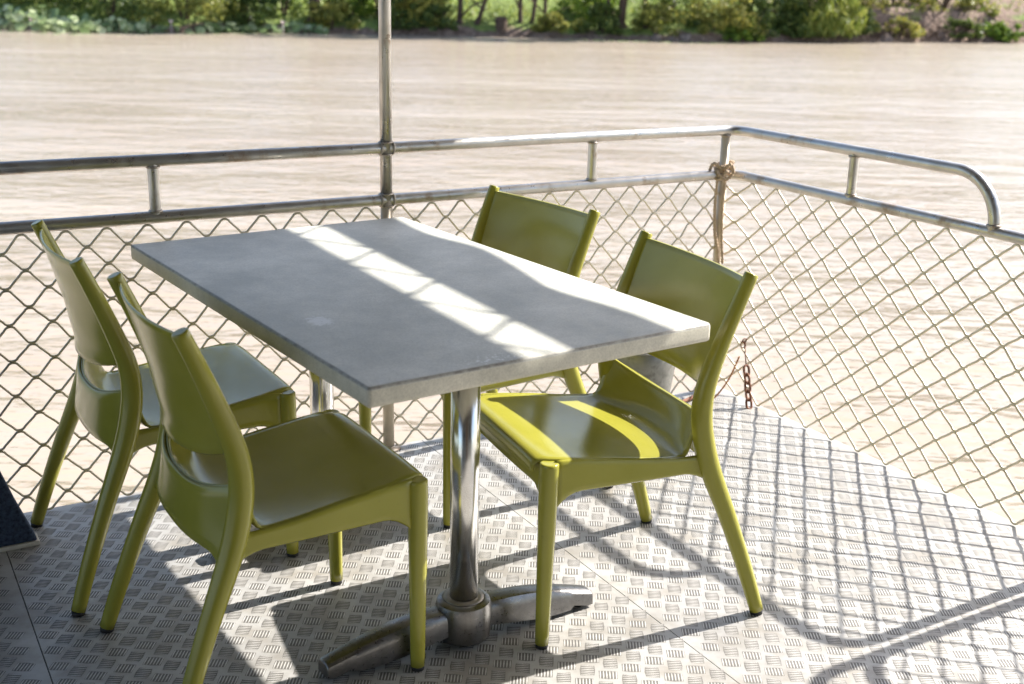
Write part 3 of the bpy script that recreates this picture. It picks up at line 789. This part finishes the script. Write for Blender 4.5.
def leaf_mesh(name, n, fn, size, seed, aspect=1.6, droop=0.0):
    """n leaf quads at positions fn(rng)->(x,y,z)"""
    rg = np.random.default_rng(seed); V = np.empty((n * 4, 3), np.float32)
    for i in range(n):
        p = np.array(fn(rg)); d = rg.normal(size=3); d[2] = d[2] * (.5) - droop; d /= np.linalg.norm(d)
        s_ = rg.normal(size=3); s_ -= d * s_.dot(d); s_ /= np.linalg.norm(s_)
        a = size * rg.uniform(.6, 1.3); bq = a / aspect
        V[i * 4:i * 4 + 4] = [p - d * a * .5, p + s_ * bq * .5, p + d * a * .5, p - s_ * bq * .5]
    me = bpy.data.meshes.new(name)
    me.vertices.add(n * 4); me.vertices.foreach_set('co', V.ravel())
    me.loops.add(n * 4); me.loops.foreach_set('vertex_index', np.arange(n * 4, dtype=np.int32))
    me.polygons.add(n); me.polygons.foreach_set('loop_start', np.arange(0, n * 4, 4, dtype=np.int32)); me.polygons.foreach_set('loop_total', np.full(n, 4, np.int32))
    me.update(calc_edges=True); return me
def clumpfn(w_, d_, h_, nc, seed, flat=.0, zmin=0.0):
    rg = np.random.default_rng(seed); C = []
    for i in range(nc):
        a = rg.uniform(0, 2 * np.pi); q = rg.uniform(0, 1) ** .5
        z = rg.uniform(.0, 1); sh = math.sqrt(max(.05, 1 - (z * .85) ** 2))
        C.append((w_ * q * np.cos(a) * sh, d_ * q * np.sin(a) * sh, zmin + h_ * z, rg.uniform(.16, .3) * min(w_, h_)))
    def fn(r):
        c = C[r.integers(len(C))]; v = r.normal(size=3); v /= np.linalg.norm(v); rr = c[3] * r.uniform(.5, 1.05)
        z = max(.02, c[2] + v[2] * rr * .8)
        return (c[0] + v[0] * rr, c[1] + v[1] * rr, z)
    return fn
def obj_me(name, me, m, parent=None):
    if not me.materials: me.materials.append(m)
    o = bpy.data.objects.new(name, me); COL.objects.link(o)
    if parent: o.parent = parent
    return o
def X(px, y=50.0): return (px - 512) / 1189 * y

def bush(px, w_, h_, m_, label, seed, d=.5, n=3400, size=.15, name='riverside_bush', droop=0.0, aspect=1.6, nc=40):
    x = X(px); r = empty(name, (x, shore(x) + d, max(-.8, gz(x, d) - .1))); tag(r, label, 'shrub' if name == 'low_shrub' else 'bush', 'bushes along the far bank')
    me = leaf_mesh('foliage', n, clumpfn(w_, w_ * .7, h_, nc, seed), size, seed, droop=droop, aspect=aspect); obj_me('foliage', me, m_, r)
    st_ = MB(); rg = random.Random(seed)
    for k in range(7):
        a = rg.uniform(0, 6.28); q = rg.uniform(.3, .8)
        st_.tube(spline([(0.05 * math.cos(a), .05 * math.sin(a), -.2), (w_ * .3 * q * math.cos(a), w_ * .2 * q * math.sin(a), h_ * .35), (w_ * .7 * q * math.cos(a), w_ * .45 * q * math.sin(a), h_ * .8)], 4), [.035 - .0028 * i for i in range(9)], seg=6)
    st_.build('stem', M['bark'], r)
def tree(px, h_, r0, lean, m_, label, seed, d=.7, crown=1.8, bark='bark', fork=False, low=1.9, n=3200):
    x = X(px); r = empty('riverside_tree', (x, shore(x) + d, gz(x, d) - .05)); tag(r, label, 'tree', 'trees on the far bank')
    rg = random.Random(seed); t = MB()
    # flared root, wandering trunk
    pts = [(0, 0, -.3, r0 * 1.9), (0, 0, .0, r0 * 1.6), (lean * .05, 0, .18, r0 * 1.15), (lean * .25, rg.uniform(-.1, .1), h_ * .2, r0), (lean * .5 + rg.uniform(-.15, .15), rg.uniform(-.2, .2), h_ * .45, r0 * .8), (lean * .8, rg.uniform(-.2, .2), h_ * .75, r0 * .5), (lean, 0, h_, r0 * .2)]
    sp = spline(pts, 6); t.tube([p[:3] for p in sp], [p[3] for p in sp], seg=10)
    for k in range(4):
        a = k * 1.6 + rg.uniform(0, 1); t.tube([(math.cos(a) * r0 * 2.6, math.sin(a) * r0 * 2.6, -.25), (math.cos(a) * r0 * 1.3, math.sin(a) * r0 * 1.3, .02), (lean * .03, 0, .3)], [r0 * .35, r0 * .5, r0 * .3], seg=6)
    for k in range(7):
        f = rg.uniform(.32, .9); b0 = sp[int(f * (len(sp) - 1))]; a = rg.uniform(0, 6.28); L_ = rg.uniform(.5, 1.0) * crown
        t.tube(spline([tuple(b0[:3]), (b0[0] + math.cos(a) * L_ * .5, b0[1] + math.sin(a) * L_ * .5, b0[2] + L_ * .35), (b0[0] + math.cos(a) * L_, b0[1] + math.sin(a) * L_, b0[2] + L_ * .5)], 4), [b0[3] * .5 * (1 - .08 * i) for i in range(9)], seg=6)
    if fork: t.tube(spline([(0, 0, -.05), (-.35, .1, .5), (-.55, .1, 1.3), (-.9, 0, h_ * .7)], 5), [r0 * .8 * (1 - .045 * i) for i in range(16)], seg=8)
    t.build('trunk', M[bark], r)
    base = clumpfn(crown, crown, h_ - low + .6, 22, seed, zmin=low)
    def fn(q):
        p = base(q); return (p[0] + lean * min(1, p[2] / h_), p[1], max(p[2], low - .5))
    obj_me('crown', leaf_mesh('crown', n, fn, .2, seed), m_, r)

tree(318, 6.5, .20, .3, M['leaf_dark'], 'thick dark trunk at the right end of the lotus patch', 21)
tree(455, 6, .10, .1, M['leaf_olive'], 'slim dark upright trunk at the water, first right of the canopy pole', 22)
tree(472, 5.5, .08, 1.5, M['leaf_bright'], 'thin trunk leaning strongly right above the bright green grass', 23, low=2.3)
tree(513, 6.3, .085, .0, M['leaf_olive'], 'straight slender trunk, left one of the close trio in the middle of the bank', 24)
tree(524, 6.0, .075, .7, M['leaf_dark'], 'slender trunk leaning right, middle one of the close trio on the bank', 25, low=2.2)
tree(537, 5.6, .07, -.15, M['leaf_olive'], 'slender trunk, right one of the close trio in the middle of the bank', 26)
tree(608, 5.5, .16, .4, M['leaf_olive'], 'gnarled forked trunk with spreading roots beside the pinkish rocks', 27, fork=True)
tree(632, 5.2, .09, -.3, M['leaf_dark'], 'short leaning trunk just right of the gnarled forked one', 28, low=1.7)
tree(836, 6.4, .09, .5, M['leaf_olive'], 'slim trunk beside the yellow drooping thicket on its right', 29, d=1.5)
tree(905, 5.6, .08, -.6, M['leaf_olive'], 'thin trunk leaning left on top of the bare earth bank', 30, d=2.2, low=1.6)
tree(955, 6.0, .12, .4, M['leaf_olive'], 'crooked trunk standing over the earth bank towards the right end', 31, d=1.6, low=1.5)
tree(100, 6.0, .14, .2, M['leaf_dark'], 'dark trunk in the shade behind the lotus leaves on the left', 32, d=2.6, low=1.2)
for px, w_, h_, m_, lab, sd_, d, kw in [
 (20, 2.2, 2.2, 'leaf_yellow', 'yellow-green bush behind the leftmost lotus leaves', 41, 2.6, {}),
 (72, 1.6, 2.4, 'leaf_olive', 'loose olive bush behind the lotus, second from the left end', 42, 2.4, {}),
 (118, 1.6, 2.3, 'leaf_dark', 'dark shaded bush between the lotus patch and the broad olive bush', 43, 1.8, {}),
 (205, 2.7, 2.3, 'leaf_olive', 'broad olive-yellow bush overhanging the water by the lotus', 44, .7, dict(n=6200, nc=60)),
 (288, 1.3, 2.0, 'leaf_dark', 'dark bush beside the thick trunk', 45, 1.0, {}),
 (352, 1.1, 1.9, 'leaf_bright', 'bright green bush just left of the canopy pole', 46, .9, {}),
 (378, .9, 2.2, 'leaf_dark', 'dark narrow bush right behind the canopy pole', 47, .8, {}),
 (418, 1.2, 1.6, 'leaf_olive', 'palm-like arching bush right of the canopy pole', 48, .6, dict(size=.42, aspect=6, droop=.4, n=1800)),
 (580, 1.4, 1.2, 'leaf_bright', 'low light-green bush between the trunk trio and the gnarled tree', 49, 1.8, {}),
 (655, 1.3, 1.9, 'leaf_dark', 'dark bush behind the pinkish rocks', 50, 1.2, {}),
 (700, 1.8, 1.7, 'leaf_olive', 'olive bush with pale dusty leaves left of the darkest gap', 51, .4, dict(n=4200)),
 (722, .8, .8, 'leaf_bright', 'small bright green bush touching the water at the foot of the dusty olive bush', 52, .1, {}),
 (757, 1.4, 2.4, 'leaf_dark', 'tall very dark bush left of the yellow drooping thicket', 53, .9, dict(n=3800)),
 (805, 1.7, 2.1, 'leaf_yellow', 'yellow-green thicket with drooping stems hanging to the water', 54, .3, dict(size=.42, aspect=8, droop=1.6, n=5200, nc=70)),
 (868, 1.4, 1.2, 'leaf_olive', 'sparse olive bush on the earth bank right of the yellow thicket', 55, 2.2, dict(n=1500)),
 (925, 1.5, 1.0, 'leaf_olive', 'sparse grey-olive bush over the bare earth bank', 56, 2.0, dict(n=1500)),
 (985, 1.3, 1.3, 'leaf_olive', 'olive bush near the right end of the bank', 57, 1.6, dict(n=1800)),
 (1012, 1.1, .7, 'leaf_bright', 'low bright green bush at the water, last at the right end', 58, .1, {})]:
    bush(px, w_, h_, M[m_], lab, sd_, d, **kw)
for k, (px, w_, h_, m_, lab) in enumerate([
 (150, 1.3, 1.5, 'leaf_dark', 'dark low undergrowth between the lotus leaves and the broad olive bush'),
 (262, 1.0, 1.3, 'leaf_dark', 'dark low undergrowth at the right foot of the broad olive bush'),
 (335, 1.0, 1.0, 'leaf_olive', 'low olive undergrowth just right of the thick dark trunk'),
 (398, 1.0, 1.5, 'leaf_dark', 'dark undergrowth hugging the canopy pole on its right'),
 (436, .9, .9, 'leaf_dark', 'low dark undergrowth at the foot of the slim upright trunk'),
 (548, 1.0, .7, 'leaf_olive', 'low olive undergrowth right of the trunk trio'),
 (590, .9, 1.1, 'leaf_dark', 'dark undergrowth left of the gnarled forked trunk'),
 (640, 1.0, 1.1, 'leaf_olive', 'olive undergrowth over the pinkish rocks'),
 (735, 1.0, 1.6, 'leaf_dark', 'dark undergrowth filling the gap between dusty olive bush and tall dark bush'),
 (780, 1.0, 1.0, 'leaf_dark', 'dark undergrowth under the left side of the yellow thicket'),
 (845, 1.0, 1.0, 'leaf_dark', 'dark undergrowth under the right side of the yellow thicket'),
 (893, 1.2, .7, 'leaf_olive', 'low olive undergrowth in the middle of the earth bank'),
 (968, 1.2, .7, 'leaf_dark', 'low dark undergrowth beneath the crooked tree')]):
    bush(px, w_, h_, M[m_], lab, 90 + k, .25, n=2400, size=.13, name='low_shrub', nc=34)
# dead brushwood at the water under the bluff
for px, lab in ((862, 'tangle of bare dead branches right of the yellow thicket'), (912, 'tangle of bare dead branches in the middle of the earth bank'), (950, 'tangle of bare dead branches under the crooked tree')):
    x = X(px); rg = random.Random(px); m = MB()
    for k in range(26):
        a = rg.uniform(-1, 1) * 1.3; z0 = rg.uniform(0, .3)
        m.tube([(a, rg.uniform(-.3, .3), z0), (a + rg.uniform(-.4, .4), rg.uniform(-.4, .3), z0 + rg.uniform(.1, .5)), (a + rg.uniform(-.9, .9), rg.uniform(-.5, .3), rg.uniform(0, .9))], [.03, .022, .010], seg=5)
    o = m.build('dead_brushwood', M['bark']); o.location = (x, shore(x) + .3, -.72); tag(o, lab, 'brushwood', 'dead branches at the waterline')
# stump and rocks
m = MB(); m.lathe([(0, .75), (.2, .72), (.26, .6), (.24, .3), (.33, .05), (.4, -.3)], seg=12); o = m.build('tree_stump', M['bark']); x = X(495); o.location = (x, shore(x) + .3, -.75); tag(o, 'dark stump at the waterline between the leaning trunk and the trunk trio', 'stump')
for k, (px, s_, lab) in enumerate([(641, .30, 'large pinkish rock at the foot of the dark bush, leftmost'), (656, .22, 'mid-sized pinkish rock, second from the gnarled tree'), (669, .34, 'broad pinkish rock, third from the gnarled tree'), (682, .20, 'small pinkish rock against the dusty olive bush'), (618, .18, 'small pale rock among the gnarled roots'), (560, .16, 'small rock in the low mud right of the trunk trio'), (880, .4, 'large brown boulder in the earth bank')]):
    b2 = bmesh.new(); bmesh.ops.create_icosphere(b2, subdivisions=3, radius=s_)
    for v in b2.verts:
        v.co *= 1 + .35 * mn.noise(v.co * (2.2 / s_) + Vector((k * 7, 0, 0))); v.co.z *= .7
    me = bpy.data.meshes.new('rock'); b2.to_mesh(me); b2.free(); me.polygons.foreach_set('use_smooth', [True] * len(me.polygons)); me.materials.append(M['rock'])
    o = bpy.data.objects.new('rock', me); COL.objects.link(o); x = X(px); o.location = (x, shore(x) + .25, -.74); tag(o, lab, 'rock', 'rocks at the waterline')

# lotus patch: round leaves on stalks, one mass
def lotus():
    mb = MB(); rg = random.Random(77)
    def leaf(x, y, z, r, tilt, az):
        rot = Matrix.Rotation(az, 3, 'Z') @ Matrix.Rotation(tilt, 3, 'X'); n = 9
        vs = [Vector((0, 0, -.12 * r))] + [Vector((r * math.cos(2 * math.pi * i / n), r * math.sin(2 * math.pi * i / n), .04 * r * math.sin(4 * math.pi * i / n))) for i in range(n)]
        mb.add([rot @ v + Vector((x, y, z)) for v in vs], [(0, 1 + i, 1 + (i + 1) % n) for i in range(n)], True)
        mb.tube([(x, y, -.85), (x, y, z - .1 * r)], .012, seg=4, caps=False)
    for px0, px1, dens, hmax in ((-260, 105, 620, .95), (95, 185, 190, .6), (180, 225, 16, .2), (226, 250, 34, .4), (250, 335, 70, .42)):
        for k in range(dens):
            px = rg.uniform(px0, px1); x = X(px); dd = rg.uniform(-1.3, 1.2) if px0 < 180 else rg.uniform(-.5, .3)
            leaf(x, shore(x) + dd - .3, -.78 + rg.uniform(.04, hmax) * rg.uniform(.5, 1), rg.uniform(.09, .19), rg.uniform(.1, 1.2), rg.uniform(-.9, .9))
    for k in range(260):       # floating pads at the edge
        px = rg.uniform(-260, 300) if k % 3 else rg.uniform(560, 720); x = X(px); leaf(x, shore(x) - rg.uniform(.8, 3.0) * (1 if px < 200 else .5), -.785, rg.uniform(.06, .16), 0, rg.uniform(0, 6))
    tag(mb.build('lotus_leaves', M['lotus']), 'mass of round grey-green lotus leaves standing in the shallows on the left', 'lotus', kind='stuff')
lotus()
for k in range(5):
    px = (88, 168, 205, 297, 16)[k]; x = X(px); m = MB()
    for j in range(8):
        a = j * .785; m.add([(0, 0, 0), (.06 * math.cos(a - .3), .06 * math.sin(a - .3), .08), (.09 * math.cos(a), .09 * math.sin(a), .17), (.06 * math.cos(a + .3), .06 * math.sin(a + .3), .08)], [(0, 1, 2, 3)], True)
    m.tube([(0, 0, -.5), (0, 0, 0)], .01, seg=5)
    o = m.build('lotus_flower', M['petal']); o.location = (x, shore(x) - 1.2, -.45)
    tag(o, ['pale lotus bloom above the leaves left of the olive bush', 'pale lotus bloom at the right end of the dense leaves', 'pale lotus bloom at the foot of the broad olive bush', 'pale lotus bloom by the thick dark trunk', 'pale lotus bloom nearest the left end of the bank'][k], 'flower', 'lotus blooms')
# grass on the slope and the wood behind
def grassfn(r):
    x = r.uniform(-27, 27); d = r.uniform(.5, 9); 
    if x > 10 and r.uniform() < .6: d = r.uniform(4, 9)
    return (x, shore(x) + d, gz(x, d) + .1 + ip(x, [8, 13, 17, 22, 30], [0, .35, .55, .5, .3]) * ip(d, [0, .4, 1.0, 4, 8], [0, 0, 1, 1, 0]))
tag(obj_me('bank_grass', leaf_mesh('bank_grass', 16000, grassfn, .3, 5, aspect=5, droop=-1.2), M['grass']), 'rough green grass covering the far slope', 'grass', kind='stuff')
def woodfn(r):
    x = r.uniform(-60, 60); d = r.uniform(8, 16); return (x, shore(x) + d, gz(x, d) + r.uniform(0, 3.6 + 1.0 * math.sin(x * .6) + math.sin(x * 1.7)))
tag(obj_me('woodland', leaf_mesh('woodland', 26000, woodfn, .55, 6), M['leaf_dark']), 'dense green woodland filling the background above the far bank', 'woodland', kind='stuff')

# ------------------------------------------------------------------ light
sun_dir = Vector((.857, .515, .864)).normalized()      # towards the sun
el = math.asin(sun_dir.z); az = math.atan2(sun_dir.x, sun_dir.y)
L = bpy.data.lights.new('sun', 'SUN'); L.energy = 5.0; L.angle = R(.65); L.color = (1.0, .95, .88)
lo = bpy.data.objects.new('sun', L); COL.objects.link(lo); lo.rotation_euler = sun_dir.to_track_quat('Z', 'Y').to_euler(); lo.location = (8, 5, 9)
W = bpy.data.worlds.new('World'); S.world = W; W.use_nodes = True; nt = W.node_tree
sky = nt.nodes.new('ShaderNodeTexSky'); sky.sky_type = 'NISHITA'; sky.sun_disc = False
sky.sun_elevation = el; sky.sun_rotation = az; sky.air_density = 1.0; sky.dust_density = 2.2; sky.ozone_density = 1.0
nt.links.new(sky.outputs[0], nt.nodes['Background'].inputs[0]); nt.nodes['Background'].inputs[1].default_value = .118

# ------------------------------------------------------------------ camera
f, pitch, roll, h = 1190.0, .2955, .0223, 1.3847
cp, sp_ = math.cos(pitch), math.sin(pitch); fw = Vector((0, cp, -sp_)); up = Vector((0, sp_, cp)); rt = Vector((1, 0, 0))
c_, s_ = math.cos(roll), math.sin(roll); r2 = rt * c_ + up * s_; u2 = up * c_ - rt * s_
cam = bpy.data.cameras.new('camera'); co_ = bpy.data.objects.new('camera', cam); COL.objects.link(co_)
mw = Matrix.Identity(4)
for i in range(3): mw[i][0] = r2[i]; mw[i][1] = u2[i]; mw[i][2] = -fw[i]
mw[2][3] = h; co_.matrix_world = mw
cam.sensor_width = 36; cam.lens = f / 1024 * 36; cam.clip_start = .05; cam.clip_end = 2000
cam.dof.use_dof = True; cam.dof.focus_distance = 2.85; cam.dof.aperture_fstop = 4.3
S.camera = co_
S.view_settings.view_transform = 'Standard'; S.view_settings.look = 'None'; S.view_settings.exposure = 1.32; S.view_settings.gamma = 1
S.render.resolution_x = 1024; S.render.resolution_y = 684
